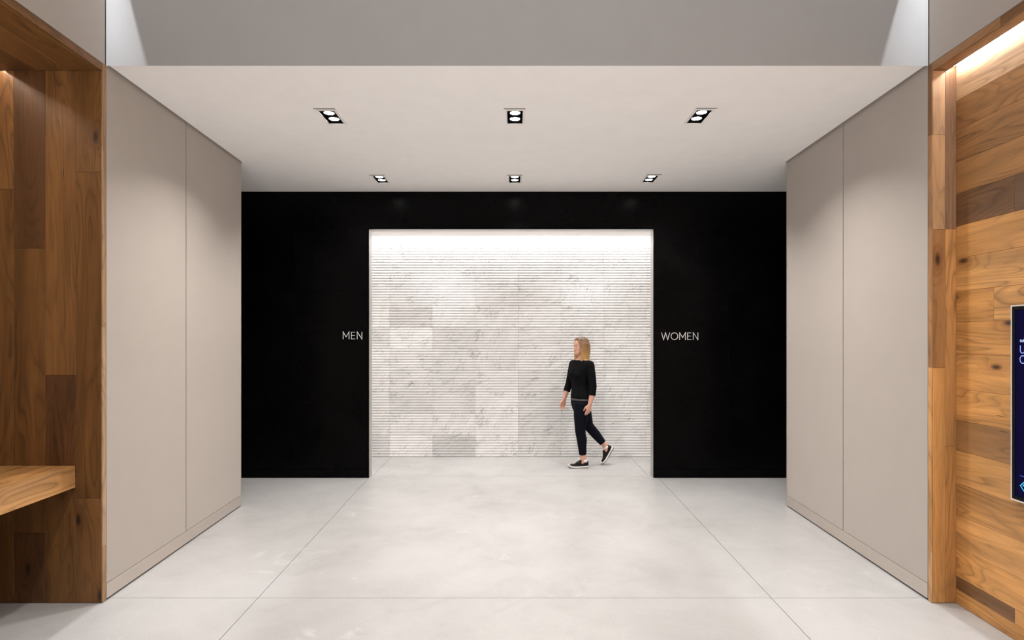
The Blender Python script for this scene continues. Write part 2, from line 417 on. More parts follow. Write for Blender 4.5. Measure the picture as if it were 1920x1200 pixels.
# black edging and satin steel lining of the opening
for a, b, z0, z1 in ((OX0-0.0125, OX0-0.001, 0.003, OZ+0.0125), (OX1+0.001, OX1+0.0125, 0.003, OZ+0.0125), (OX0-0.001, OX1+0.001, OZ+0.001, OZ+0.0125)):
    obj('edge_strip', box_bm(a, b, Y2-0.003, Y2+0.012, z0, z1), 'steel', wb)
for a, b, z0, z1 in ((OX0-0.0125, OX0, 0.002, OZ), (OX1, OX1+0.0125, 0.002, OZ), (OX0, OX1, OZ, OZ+0.0125)):
    obj('jamb_lining', box_bm(a, b, Y2+0.0125, Y2+TH+0.004, z0, z1), 'jamb', wb)
bm = bmesh.new(); bx(bm, -4.38, OX0-0.014, Y2+TH+0.001, Y2+TH+0.013, 0.002, 3.1); bx(bm, OX1+0.014, 4.38, Y2+TH+0.001, Y2+TH+0.013, 0.002, 3.1); bx(bm, OX0-0.014, OX1+0.014, Y2+TH+0.001, Y2+TH+0.013, OZ+0.014, 3.1)
obj('rear_lining', bm, 'paint', wb)

# ------------------------------------------------------------------ ribbed marble wall
wm = struct('wall_back', box_bm(-4.4, 4.4, Y3+0.030, Y3+0.12, 0, 3.34), 'grout', 'ribbed white marble tile wall behind the opening', 'wall')
TW, THt = 0.605, 0.3046
def tile_mesh():
    bm = bmesh.new(); w2 = TW/2-0.0008; nr = 8; p = (THt-0.0012)/nr
    prof = []
    for i in range(nr):
        z = -THt/2+0.0006 + i*p
        prof += [(0.0085, z), (0.0034, z+0.14*p), (0.0, z+0.38*p), (0.0, z+0.62*p), (0.0034, z+0.86*p)]
    prof.append((0.0085, THt/2-0.0006))
    L = [bm.verts.new((-w2, y, z)) for y, z in prof]; R = [bm.verts.new((w2, y, z)) for y, z in prof]
    for i in range(len(prof)-1): bm.faces.new((L[i], R[i], R[i+1], L[i+1]))
    bl = [bm.verts.new(q) for q in ((-w2, 0.03, -THt/2+0.0006), (w2, 0.03, -THt/2+0.0006), (w2, 0.03, THt/2-0.0006), (-w2, 0.03, THt/2-0.0006))]
    bm.faces.new(L + [bl[3], bl[0]]); bm.faces.new(R[::-1] + [bl[1], bl[2]])
    bm.faces.new((L[0], bl[0], bl[1], R[0])); bm.faces.new((L[-1], R[-1], bl[2], bl[3]))
    return bm
tones = {(0,0):.5,(1,0):.95,(2,0):.2,(3,0):.88,(4,0):.5,(5,0):.6,(6,0):.75, (0,1):.8,(1,1):.8,(2,1):.72,(3,1):.85,(4,1):.42,(5,1):.55,(6,1):.7,
         (0,2):.75,(1,2):.38,(2,2):.5,(3,2):.85,(4,2):.4,(5,2):.55,(6,2):.7, (0,3):.75,(1,3):.5,(2,3):.45,(3,3):.72,(4,3):.45,(5,3):.6,(6,3):.7,
         (0,4):.85,(1,4):.5,(2,4):.42,(3,4):.6,(4,4):.7,(5,4):.72,(6,4):.55, (0,5):.5,(1,5):.88,(2,5):.35,(3,5):.55,(4,5):.65,(5,5):.55,(6,5):.7,
         (0,6):.92,(1,6):.3,(2,6):.75,(3,6):.85,(4,6):.85,(5,6):.7, (0,7):.9,(1,7):.6,(2,7):.85}
t0 = None
XC0 = 0.065                              # a vertical joint lies here
for r in range(11):
    for c in range(-4, 11):
        t = tones.get((c, r), random.uniform(.55, .95))
        v = 0.60 + 0.285*t
        if t0 is None: o = t0 = obj('marble_tile', tile_mesh(), 'marble', wm)
        else:
            o = t0.copy(); COL.objects.link(o); o.parent = wm
        o.location = (XC0 + (c-3.5)*TW, Y3 + random.uniform(0, 0.0015), (r+0.5)*THt)
        o.color = (v*1.0, v*0.985, v*0.975, 1)

# ------------------------------------------------------------------ timber niches
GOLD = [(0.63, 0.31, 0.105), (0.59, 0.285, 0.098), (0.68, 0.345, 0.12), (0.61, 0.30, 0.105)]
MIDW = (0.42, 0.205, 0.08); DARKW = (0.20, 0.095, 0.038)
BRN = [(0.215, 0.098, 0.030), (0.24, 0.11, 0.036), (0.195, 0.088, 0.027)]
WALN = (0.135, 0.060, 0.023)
def sl(s): return Vector((s, -1, 0)).normalized()   # direction along a side wall towards the camera
UL, UR = sl(0.0523), sl(-0.0333)
YE, ZS = 3.740, 3.393                               # face of the end boards, underside of the soffit

# left niche
nl = struct('trim_1', prism_bm([(-3.33, -0.6), (-3.33, Y0), (-3.55, Y0), (-3.55, -0.6)], 0, H), 'panel_core', 'walnut timber lining of the deep bench niche on the left', 'niche lining')
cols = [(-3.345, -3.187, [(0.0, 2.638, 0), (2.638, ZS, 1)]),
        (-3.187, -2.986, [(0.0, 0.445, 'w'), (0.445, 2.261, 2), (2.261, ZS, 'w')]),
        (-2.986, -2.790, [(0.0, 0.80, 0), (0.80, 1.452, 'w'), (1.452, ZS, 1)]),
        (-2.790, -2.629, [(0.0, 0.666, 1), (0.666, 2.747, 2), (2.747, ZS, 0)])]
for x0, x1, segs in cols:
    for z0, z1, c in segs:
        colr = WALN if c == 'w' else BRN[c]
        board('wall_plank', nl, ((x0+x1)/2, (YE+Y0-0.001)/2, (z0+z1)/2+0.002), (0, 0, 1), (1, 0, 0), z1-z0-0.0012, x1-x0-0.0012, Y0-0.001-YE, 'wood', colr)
for z0, z1, c in ((0.0, 0.36, (0.40, 0.23, 0.115)), (0.36, 1.76, (0.52, 0.33, 0.20)), (1.76, H, (0.42, 0.245, 0.125))):
    board('edge_band', nl, (-2.6245, (YE+Y0-0.001)/2, (z0+z1)/2+0.002), (0, 0, 1), (0, 1, 0), z1-z0-0.001, Y0-0.001-YE, 0.007, 'wood', c, bev=0.0006)
# back planks (run along the wall), soffit boards and fascia
LB = 3.9; ymid = YE - LB/2
z = 0.0
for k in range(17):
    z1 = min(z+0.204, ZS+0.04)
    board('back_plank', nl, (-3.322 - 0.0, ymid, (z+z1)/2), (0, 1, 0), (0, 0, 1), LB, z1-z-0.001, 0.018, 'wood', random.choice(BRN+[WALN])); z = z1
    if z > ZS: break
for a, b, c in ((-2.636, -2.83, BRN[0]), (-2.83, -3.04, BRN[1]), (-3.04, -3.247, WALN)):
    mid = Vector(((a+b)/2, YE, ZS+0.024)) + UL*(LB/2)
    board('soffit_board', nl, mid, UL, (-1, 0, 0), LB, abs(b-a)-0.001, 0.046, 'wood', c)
def fascia(par, X0, U, cs, sgn):
    y = 0.0
    for ln, c in cs:
        mid = Vector((X0, YE-0.0005, H-0.0245)) + U*(y+ln/2)
        board('fascia_board', par, mid, U, (0, 0, 1), ln-0.001, 0.047, 0.007, 'wood', c, bev=0.0006); y += ln
fascia(nl, -2.6235, UL, ((1.6, BRN[1]), (2.3, BRN[0])), -1)

# bench in the left niche: three boards and a mitred front
bo = Vector((-3.05, 2.0, 0.738))
bench = empty('bench', bo, 'thick floating walnut bench top fixed in the left niche, shadow beneath', 'bench')
BL = 3.0
bfx = -2.793
def bpt(dx, zz): return Vector((bfx+dx, YE-0.002, zz)) + UL*(BL/2)
board('front_board', bench, bpt(-0.012, 0.8075), UL, (0, 0, 1), BL, 0.139, 0.024, 'wood', (0.64, 0.33, 0.125), sub=bo)
for a, b, c in ((-0.025, -0.17, (0.58, 0.29, 0.105)), (-0.17, -0.34, (0.50, 0.25, 0.085)), (-0.34, -0.505, (0.60, 0.31, 0.115))):
    board('top_board', bench, bpt((a+b)/2, 0.862), UL, (-1, 0, 0), BL, abs(b-a)-0.001, 0.030, 'wood', c, sub=bo)
board('underside_board', bench, bpt(-0.265, 0.749), UL, (-1, 0, 0), BL, 0.48, 0.020, 'wood', WALN, sub=bo)

# right niche
nr_ = struct('trim_2', prism_bm([(2.842, Y0), (2.842-0.0333*4.4, Y0-4.4), (3.2, Y0-4.4), (3.2, Y0)], 0, H), 'panel_core', 'golden walnut timber lining of the shallow screen niche on the right', 'niche lining')
for x0, x1, segs in ((2.673, 2.752, [(0.0, 1.499, GOLD[2]), (1.499, 2.38, MIDW), (2.38, 2.985, (0.52, 0.30, 0.155)), (2.985, ZS, (0.55, 0.33, 0.19))]),  # upper two planks paled: glow of the LED strip put into their colour
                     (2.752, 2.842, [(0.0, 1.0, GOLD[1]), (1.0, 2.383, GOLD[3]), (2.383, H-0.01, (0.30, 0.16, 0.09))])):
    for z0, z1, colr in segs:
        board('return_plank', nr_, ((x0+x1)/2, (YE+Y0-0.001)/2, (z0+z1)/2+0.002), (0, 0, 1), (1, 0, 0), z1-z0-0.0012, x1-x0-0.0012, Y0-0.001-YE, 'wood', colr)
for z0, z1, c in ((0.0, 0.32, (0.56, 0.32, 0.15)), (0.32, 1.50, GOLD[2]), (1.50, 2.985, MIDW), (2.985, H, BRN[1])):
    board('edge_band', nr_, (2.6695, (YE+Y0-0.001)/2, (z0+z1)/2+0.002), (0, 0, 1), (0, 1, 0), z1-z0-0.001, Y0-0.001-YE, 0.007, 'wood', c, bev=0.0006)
NG = [(0.64, 0.31, 0.098), (0.60, 0.285, 0.088), (0.68, 0.34, 0.115), (0.62, 0.30, 0.095)]
BR = [  # z0, z1, [(length from the far end, colour)]
    (0.0, 0.093, [(2.2, NG[1]), (1.9, NG[0])]),
    (0.093, 0.175, [(0.455, DARKW), (1.6, NG[0]), (2.0, NG[2])]),
    (0.175, 0.36, [(1.5, NG[0]), (2.6, NG[3])]),
    (0.36, 0.564, [(2.4, NG[2]), (1.7, NG[1])]),
    (0.564, 0.768, [(1.9, (0.52, 0.255, 0.085)), (2.2, NG[2])]),
    (0.768, 0.976, [(2.6, NG[2]), (1.5, NG[0])]),
    (0.976, 1.170, [(1.4, (0.36, 0.18, 0.07)), (2.7, NG[3])]),
    (1.170, 1.367, [(2.2, NG[0]), (1.9, NG[1])]),
    (1.367, 1.588, [(1.2, NG[3]), (2.9, NG[0])]),
    (1.588, 1.790, [(2.8, NG[1]), (1.3, NG[2])]),
    (1.790, 1.986, [(0.306, NG[1]), (1.8, NG[2]), (2.0, NG[1])]),
    (1.986, 2.195, [(2.5, NG[2]), (1.6, NG[3])]),
    (2.195, 2.400, [(1.7, NG[3]), (2.4, NG[0])]),
    (2.400, 2.603, [(0.455, DARKW), (1.6, (0.17, 0.09, 0.048)), (2.05, NG[0])]),
    (2.603, 2.807, [(1.9, (0.44, 0.215, 0.075)), (2.2, NG[1])]),
    (2.807, 3.010, [(2.4, (0.38, 0.185, 0.068)), (1.7, NG[0])]),
    (3.010, 3.200, [(1.3, (0.42, 0.205, 0.075)), (2.8, NG[2])]),
    (3.200, H-0.002, [(2.9, (0.66, 0.42, 0.25)), (1.2, NG[2])])]  # first plank paler and less saturated, LED overexposure painted into its colour
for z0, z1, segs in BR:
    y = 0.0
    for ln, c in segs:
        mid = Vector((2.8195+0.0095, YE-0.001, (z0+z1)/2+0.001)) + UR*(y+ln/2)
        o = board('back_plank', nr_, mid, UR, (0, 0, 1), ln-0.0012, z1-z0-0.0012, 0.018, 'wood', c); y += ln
for a, b, c in ((2.677, 2.764, BRN[0]),):
    mid = Vector(((a+b)/2, YE, ZS+0.024)) + UR*(4.0/2)
    board('soffit_board', nr_, mid, UR, (1, 0, 0), 4.0, abs(b-a)-0.001, 0.046, 'wood', c)
fascia(nr_, 2.6685, UR, ((0.55, MIDW), (1.4, BRN[1]), (2.1, BRN[0])), 1)

# LED strips in the slots behind both soffits
def led(name, x, U, L, lab, mat='led', wd=0.018):
    base = Vector((x, YE-0.01, H-0.030)) + U*(L/2)
    r = empty(name, base, lab, 'light strip')
    board('channel', r, base+Vector((0, 0, 0.019)), U, Vector((0, 0, 1)).cross(U), L, 0.030, 0.018, 'alu', sub=base)
    board('diffuser', r, base+Vector((0, 0, 0.007)), U, Vector((0, 0, 1)).cross(U), L-0.004, wd, 0.005, mat, sub=base, bev=0.0008)
led('led_strip', 2.789, UR, 3.8, 'bright white linear light strip in the slot above the right timber wall')
led('led_strip', -3.280, UL, 3.6, 'warm linear light strip in the slot at the top of the left niche', 'led_left', 0.012)

# ------------------------------------------------------------------ recessed twin lamps
def fixture(i, fx, fy, lab):
    o0 = Vector((fx, fy, H))
    r = empty('recessed_downlight', o0, lab, 'ceiling lamp', 'recessed twin lamps in the hall ceiling')
    w_, l_ = HW-0.001, HL-0.001
    bm = bmesh.new(); t = 0.003
    bx(bm, -w_, -w_+t, -l_, l_, 0.0, 0.085); bx(bm, w_-t, w_, -l_, l_, 0.0, 0.085)
    bx(bm, -w_+t, w_-t, -l_, -l_+t, 0.0, 0.085); bx(bm, -w_+t, w_-t, l_-t, l_, 0.0, 0.085)
    bx(bm, -w_, w_, -l_, l_, 0.085, 0.088)
    obj('housing', bm, 'black_trim', r)
    # white trim with a wider flange on the near side and towards the middle of the room
    s = -1 if fx > 0.5 else 1
    bm = bmesh.new(); a = 0.009; wide = 0.017
    xa, xb = -w_-(a if s > 0 else wide), w_+(wide if s > 0 else a)
    ya, yb = -l_-0.030, l_+a
    bx(bm, xa, -w_+0.001, ya, yb, -0.005, 0.0); bx(bm, w_-0.001, xb, ya, yb, -0.005, 0.0)
    bx(bm, -w_+0.001, w_-0.001, ya, -l_+0.001, -0.005, 0.0); bx(bm, -w_+0.001, w_-0.001, l_-0.001, yb, -0.005, 0.0)
    obj('trim', bm, 'white_trim', r)
    bm = bmesh.new(); bx(bm, xa-(0.015 if s > 0 else 0), xb+(0 if s > 0 else 0.015), ya-0.006, ya-0.0005, -0.003, 0.0)
    obj('shadow_gap', bm, 'panel_core', r)
    for k, dy in enumerate((-0.063, 0.063)):
        bm = bmesh.new(); cyl(bm, (0, dy, 0.009), (0, dy, 0.016), 0.0395, 0.038, 24)
        lamp = obj('lamp', bm, 'lens', r, True)
        bm = bmesh.new()
        for (ra, za), (rb, zb_) in (((0.0395, 0.008), (0.046, 0.004)),):
            n_ = 28
            A = [bm.verts.new((ra*math.cos(2*math.pi*q/n_), dy+ra*math.sin(2*math.pi*q/n_), za)) for q in range(n_)]
            B = [bm.verts.new((rb*math.cos(2*math.pi*q/n_), dy+rb*math.sin(2*math.pi*q/n_), zb_)) for q in range(n_)]
            C = [bm.verts.new((rb*math.cos(2*math.pi*q/n_), dy+rb*math.sin(2*math.pi*q/n_), 0.084)) for q in range(n_)]
            for q in range(n_):
                bm.faces.new((A[q], A[(q+1) % n_], B[(q+1) % n_], B[q])); bm.faces.new((B[q], B[(q+1) % n_], C[(q+1) % n_], C[q]))
        obj('lamp_ring', bm, 'black_trim', lamp, True)
        tilt = math.radians(0 if abs(fx) < 0.5 else (13 if fx < 0 else -13))   # the outer lamps are aimed at the walls
        area('lamp_light', (0, dy, -0.0035), (0, tilt, 0), 0.074, 0.074, P_NEAR if fy < 5.5 else P_FAR, NEUT, 110, 'DISK', r)
for i, ((fx, fy), lab) in enumerate(zip(FIX, (
        'twin recessed square downlight, near row, left side of the ceiling', 'twin recessed square downlight, near row, middle of the ceiling', 'twin recessed square downlight, near row, right side of the ceiling',
        'twin recessed square downlight, far row beside the black wall, left one above MEN side', 'twin recessed square downlight, far row beside the black wall, middle one above the opening', 'twin recessed square downlight, far row beside the black wall, right one above WOMEN side'))):
    fixture(i, fx, fy, lab)

# ------------------------------------------------------------------ letters
def stroke(bm, pts, w, d, M4, closed=False):
    """flat ribbon of width w along pts (2-D), extruded to depth d"""
    n = len(pts); P = [Vector((*p, 0)) for p in pts]; L, R = [], []
    for i in range(n):
        if closed: a, b = P[(i-1) % n], P[(i+1) % n]
        else: a, b = P[max(i-1, 0)], P[min(i+1, n-1)]
        t1 = (P[i]-a) if (P[i]-a).length > 0 else (b-P[i]); t2 = (b-P[i]) if (b-P[i]).length > 0 else (P[i]-a)
        t1.normalize(); t2.normalize(); t = (t1+t2).normalized()
        nn = Vector((-t.y, t.x, 0)); k = 1/max(0.35, nn.dot(Vector((-t1.y, t1.x, 0))))
        L.append(P[i]+nn*w/2*k); R.append(P[i]-nn*w/2*k)
    def v(q, z): return bm.verts.new(M4 @ Vector((q.x, q.y, z)))
    lf = [v(q, d) for q in L]; rf = [v(q, d) for q in R]; lb = [v(q, 0) for q in L]; rb = [v(q, 0) for q in R]
    m = n if closed else n-1
    for i in range(m):
        j = (i+1) % n
        bm.faces.new((lf[i], rf[i], rf[j], lf[j])); bm.faces.new((lb[i], lb[j], rb[j], rb[i]))
        bm.faces.new((lf[i], lf[j], lb[j], lb[i])); bm.faces.new((rf[i], rb[i], rb[j], rf[j]))
    if not closed:
        bm.faces.new((lf[0], lb[0], rb[0], rf[0])); bm.faces.new((lf[-1], rf[-1], rb[-1], lb[-1]))
def arc(cx, cy, rx, ry, a0, a1, n=24):
    return [(cx+rx*math.cos(math.radians(a0+(a1-a0)*i/n)), cy+ry*math.sin(math.radians(a0+(a1-a0)*i/n))) for i in range(n+1)]
GL = {  # unit cap height; list of strokes, advance width
    'M': ([[(0.06, 0), (0.06, 1), (0.46, 0.30), (0.86, 1), (0.86, 0)]], 0.92),
    'E': ([[(0.58, 0.04), (0.08, 0.04), (0.08, 0.96), (0.57, 0.96)], [(0.08, 0.52), (0.52, 0.52)]], 0.64),
    'N': ([[(0.06, 0), (0.06, 1), (0.70, 0), (0.70, 1)]], 0.76),
    'W': ([[(0.0, 1), (0.28, 0.0), (0.56, 1), (0.84, 0.0), (1.12, 1)]], 1.12),
    'O': ([arc(0.5, 0.5, 0.46, 0.47, 0, 360)[:-1]], 1.0),
    'U': ([[(0.08, 1), (0.08, 0.34)] + arc(0.40, 0.34, 0.32, 0.31, 180, 360) + [(0.72, 0.34), (0.72, 1)]], 0.80),
    'C': ([arc(0.48, 0.5, 0.42, 0.47, 48, 312)], 0.92),
    'S': ([arc(0.32, 0.73, 0.24, 0.22, 20, 270, 10) + arc(0.32, 0.27, 0.24, 0.24, 90, -160, 10)], 0.64),
}
def sign(name, word, x, zb, cap, gap, lab):
    base = Vector((x, Y2, zb)); r = empty(name, base, lab, 'sign', 'restroom lettering on the black wall')
    cx = 0.0
    for ch in word:
        st, adv = GL[ch]; bm = bmesh.new()
        m = Matrix.Translation((cx, 0, 0)) @ Matrix(((cap, 0, 0, 0), (0, 0, -1, 0), (0, cap, 0, 0), (0, 0, 0, 1)))
        for s in st: stroke(bm, s, 0.062, 0.008, m, closed=(ch == 'O'))
        obj('letter', bm, 'letter', r); cx += adv*cap + gap
sign('wall_sign', 'MEN', -2.052, 1.668, 0.088, 0.016, 'thin silver MEN lettering on black panel left of the opening')
sign('wall_sign', 'WOMEN', 1.776, 1.660, 0.088, 0.013, 'thin silver WOMEN lettering on black panel right of the opening')

# ------------------------------------------------------------------ screen on the right timber wall
def screen():
    yf, z0, z1, wd = 3.246, 0.800, 1.872, 0.640
    Xf = 2.750                                    # face of the bezel at its far edge
    base = Vector((Xf, yf, z0))
    nrm = Vector((0, 0, 1)).cross(UR)             # points to +x or -x
    if nrm.x > 0: nrm = -nrm
    r = empty('wall_screen', base, 'portrait digital screen with dark blue display on the right timber wall', 'screen')
    def pc(a, b, za, zb_, d): return base + UR*((a+b)/2) + Vector((0, 0, (za+zb_)/2)) - nrm*(-d)
    hh = z1-z0
    def pan(name, a, b, za, zb_, d0, d1, mat, bev=0.0008):
        # d measured out from the wall side of the bezel face (negative = behind the face)
        c = base + UR*((a+b)/2) + Vector((0, 0, (za+zb_)/2)) + nrm*((d0+d1)/2)
        return board(name, r, c, UR, (0, 0, 1), b-a, zb_-za, abs(d1-d0), mat, sub=base, bev=bev)
    pan('casing', 0.0, wd, 0.0, hh, -0.055, -0.012, 'black_trim')
    pan('wall_mount', 0.15, wd-0.15, 0.2, hh-0.2, -0.0675, -0.055, 'dark')
    e = 0.007
    for a, b, c, d in ((0, e, 0, hh), (wd-e, wd, 0, hh), (e, wd-e, 0, e), (e, wd-e, hh-e, hh)):
        pan('edge_frame', a, b, c, d, -0.012, 0.0, 'bright_alu')
    k = 0.026
    for a, b, c, d in ((e, k, e, hh-e), (wd-k, wd-e, e, hh-e), (k, wd-k, e, k), (k, wd-k, hh-k, hh-e)):
        pan('bezel', a, b, c, d, -0.012, -0.002, 'black_trim')
    disp = pan('display', k, wd-k, k, hh-k, -0.012, -0.006, emit('display_navy', (0.0014, 0.0005, 0.026), 1.0))
    dn = disp.active_material.node_tree.nodes['Principled BSDF'].inputs
    dn['Roughness'].default_value = 0.12; dn['Specular IOR Level'].default_value = 0.02; dn['Base Color'].default_value = (0.002, 0.002, 0.004, 1)
    def m4(a, zz, s):   # letter space -> display plane (x along UR, y up)
        m = Matrix((UR*s, Vector((0, 0, s)), nrm)).transposed().to_4x4(); m.translation = UR*a + Vector((0, 0, zz)) + nrm*(-0.0058); return m
    tw = emit('display_white', (0.55, 0.65, 1.0), 1.1); tb = emit('display_blue', (0.30, 0.42, 1.0), 1.1)
    tc = emit('display_cyan', (0.05, 0.55, 1.0), 1.1); tl = emit('display_line', (0.02, 0.08, 0.6), 0.9)
    Z = lambda y: (1.7 + (631-y)*3.2/1100) - z0
    x = 0.0555
    for ch, s in zip('SUN', (0.0125,)*3):
        bm = bmesh.new(); [stroke(bm, q, 0.22, 0.0006, m4(x, Z(641.2), s)) for q in GL[ch][0]]
        obj('display_text', bm, tw, r); x += GL[ch][1]*s + 0.003
    bm = bmesh.new(); [stroke(bm, q, 0.10, 0.0006, m4(0.0545, Z(662.3), 0.043)) for q in GL['U'][0]]; obj('display_text', bm, tb, r)
    bm = bmesh.new(); [stroke(bm, q, 0.10, 0.0006, m4(0.0530, Z(681.3), 0.044)) for q in GL['C'][0]]; obj('display_text', bm, tb, r)
    bm = bmesh.new(); stroke(bm, [(0, 0), (1, 0)], 0.008, 0.0006, m4(0.055, Z(891.0), 0.42)); obj('display_line', bm, tl, r)
    bm = bmesh.new()
    stroke(bm, [(-0.5, 0), (0, 0.5), (0.5, 0), (0, -0.5)], 0.09, 0.0006, m4(0.084, Z(909.5), 0.052), closed=True)
    stroke(bm, [(-0.20, 0.0), (0, 0.24), (0.24, 0), (0.12, -0.14)], 0.10, 0.0006, m4(0.084, Z(909.5), 0.052))
    obj('display_emblem', bm, tc, r)
screen()

# ------------------------------------------------------------------ the woman walking past
def person():
    base = Vector((0.872, 7.69, 0.0))
    P = empty('person', base, 'person in black top, dark trousers and black trainers walking left past the marble', 'person')
    def ydir(deg):
        a = math.radians(deg); f = Vector((-math.cos(a), -math.sin(a), 0)); l = Vector((math.sin(a), -math.cos(a), 0)); return f, l
    def loft(bm, rings, seg=28, grow=0.0):
        prev = None
        R = []
        for z, cx, cy, hw, hd, yaw in rings:
            f, l = ydir(yaw); c = Vector((cx, cy, z)); row = []
            for k in range(seg):
                t = 2*math.pi*k/seg; ct, st = math.cos(t), math.sin(t)
                e = 0.9
                row.append(bm.verts.new(c + l*(hw+grow)*math.copysign(abs(ct)**e, ct) + f*(hd+grow)*math.copysign(abs(st)**e, st)))
            R.append(row)
        for a, b in zip(R, R[1:]):
            for k in range(seg): bm.faces.new((a[k], a[(k+1) % seg], b[(k+1) % seg], b[k]))
        bm.faces.new(R[0][::-1]); bm.faces.new(R[-1])
    # ring: z, centre x, centre y, half width, half depth, yaw towards the camera
    TOR = [(0.78, 0.015, 0, .150, .105, 15), (0.86, 0.018, 0, .168, .118, 16), (0.93, 0.012, 0, .158, .110, 20), (1.00, 0.005, 0, .132, .094, 25),
           (1.06, 0.004, 0, .124, .088, 28), (1.13, 0.004, 0, .134, .098, 32), (1.21, 0.000, 0, .146, .118, 35), (1.27, 0.008, 0, .156, .112, 36),
           (1.33, 0.018, 0, .164, .092, 36), (1.365, 0.020, 0, .150, .078, 36), (1.395, 0.022, 0, .100, .064, 36), (1.425, 0.020, 0, .058, .054, 36), (1.46, 0.012, 0, .050, .050, 36)]
    f36, l36 = ydir(36)
    SHL = Vector((0.018, 0, 1.335)) + l36*0.160; SHR = Vector((0.018, 0, 1.335)) - l36*0.160
    ARM_L = [SHL, SHL+Vector((0.018, -0.028, -0.14)), Vector((0.143, -0.180, 1.055)), Vector((0.128, -0.195, 0.94)), Vector((0.100, -0.205, 0.835))]
    ARM_R = [SHR, SHR+Vector((-0.022, 0.030, -0.13)), Vector((-0.128, 0.185, 1.060)), Vector((-0.165, 0.170, 0.96)), Vector((-0.198, 0.150, 0.860))]
    AR = [.050, .047, .040, .036, .0255]
    LEG_L = [Vector((0.012, -0.085, 0.84)), Vector((0.000, -0.088, 0.66)), Vector((-0.008, -0.090, 0.475)), Vector((0.012, -0.090, 0.34)), Vector((0.030, -0.090, 0.10))]
    LEG_R = [Vector((0.022, 0.085, 0.84)), Vector((0.072, 0.090, 0.67)), Vector((0.120, 0.090, 0.515)), Vector((0.215, 0.092, 0.405)), Vector((0.348, 0.092, 0.245))]
    LR = [.098, .083, .058, .053, .036]
    body = bmesh.new()
    loft(body, TOR)
    for A in (ARM_L, ARM_R): tube(body, A, AR, 14); ell(body, A[0], (.055, .055, .055))
    for A in (LEG_L, LEG_R): tube(body, A, LR, 16); ell(body, A[2], (.056,)*3)
    # calf bulge at the back
    ell(body, (LEG_L[3]+Vector((0.012, 0, 0.02))), (.046, .044, .09))
    # feet inside the shoes
    def shoe_xf(side):
        if side == 'L': return Matrix.Translation((0.0, -0.090, 0.0))
        ang = math.radians(58)
        toe = Vector((0.318, 0.092, 0.004))
        R = Matrix(((math.cos(ang), 0, -math.sin(ang), 0), (0, 1, 0, 0), (math.sin(ang), 0, math.cos(ang), 0), (0, 0, 0, 1)))
        return Matrix.Translation(toe) @ R @ Matrix.Translation((0.160, 0, 0))
    for s, A in (('L', LEG_L), ('R', LEG_R)):
        X = shoe_xf(s)
        tube(body, [A[-1]+(A[-2]-A[-1])*0.3, X @ Vector((0.045, 0, 0.09)), X @ Vector((0.0, 0, 0.055)), X @ Vector((-0.10, 0, 0.036))], [.036, .036, .032, .022], 12)
    # hands: palm, four bent fingers, thumb
    def hand(wrist, down, palm_n, thumb_dir, curl=0.35):
        d = Vector(down).normalized(); n_ = Vector(palm_n); n_ = (n_ - d*n_.dot(d)).normalized(); s = d.cross(n_)
        if s.dot(Vector(thumb_dir)) < 0: s = -s
        pc = wrist + d*0.046
        tube(body, [wrist-d*0.012, wrist+d*0.012, wrist+d*0.05, wrist+d*0.082], [(.021, .026), (.019, .029), (.015, .038), (.012, .037)], 14, side=n_)
        for k, (off, ln, rr) in enumerate(((0.027, .074, .0082), (0.009, .082, .0085), (-0.009, .076, .0082), (-0.026, .060, .0072))):
            p = wrist + d*(0.076 - 0.004*abs(k-1)) + s*off
            q = [p - d*0.02]; ang = curl*(0.6+0.16*k)
            cur = p.copy(); q.append(cur.copy()); dirv = d.copy(); acc = 0
            for j, fr in enumerate((0.44, 0.31, 0.25)):
                acc += ang*(0.7 if j == 0 else 1.0)
                dirv = d*math.cos(acc) + n_*math.sin(acc) + s*off*1.2
                cur = cur + dirv.normalized()*ln*fr; q.append(cur.copy())
            tube(body, q, [rr*1.1, rr*1.05, rr, rr*0.92, rr*0.72], 10)
        t0_ = wrist + d*0.022 + s*0.020
        t1_ = t0_ + (d*0.7 + s*0.62 + n_*0.25).normalized()*0.038
        t2_ = t1_ + (d*0.92 + s*0.22 + n_*0.3).normalized()*0.030
        t3_ = t2_ + (d*0.96 + n_*0.35).normalized()*0.024
        tube(body, [t0_, t1_, t2_, t3_], [.0135, .0115, .0098, .0075], 10)
    hand(ARM_L[-1], (-0.22, -0.02, -1), (-0.35, 0.9, 0), (-1, 0, 0))
    hand(ARM_R[-1], (-0.22, -0.05, -1), (0.35, -0.9, 0), (-1, 0, 0), 0.45)
    # head, in its own frame: -x is the way the face looks
    HC = Vector((0.008, 0.0, 1.568)); hy = math.radians(24)
    HM = Matrix.Translation(HC) @ Matrix.Rotation(hy, 4, 'Z')
    HR = Matrix.Rotation(hy, 3, 'Z')
    hp = lambda *p: HM @ Vector(p)
    tube(body, [Vector((0.018, 0, 1.39)), Vector((0.014, 0, 1.44)), hp(0.012, 0, -0.045)], [.054, .048, .050], 16)
    HEAD = [(-.113, -.072, -.030, .018), (-.106, -.082, -.015, .031), (-.092, -.088, .004, .043), (-.070, -.0885, .028, .052), (-.045, -.088, .052, .058), (-.020, -.086, .076, .0635),
            (.006, -.083, .094, .0685), (.030, -.087, .102, .0725), (.055, -.086, .104, .0745), (.078, -.078, .098, .070), (.097, -.060, .082, .057), (.110, -.036, .060, .039), (.117, -.010, .034, .018)]
    R = []
    for z, xf, xb, w_ in HEAD:
        row = []
        for k in range(32):
            t = 2*math.pi*k/32; c, s_ = math.cos(t), math.sin(t)
            xm = xf + (xb-xf)*0.52
            x = xm + (xb-xm)*c if c > 0 else xm + (xm-xf)*math.copysign(abs(c)**0.92, c)
            row.append(body.verts.new(hp(x, w_*math.copysign(abs(s_)**0.9, s_), z)))
        R.append(row)
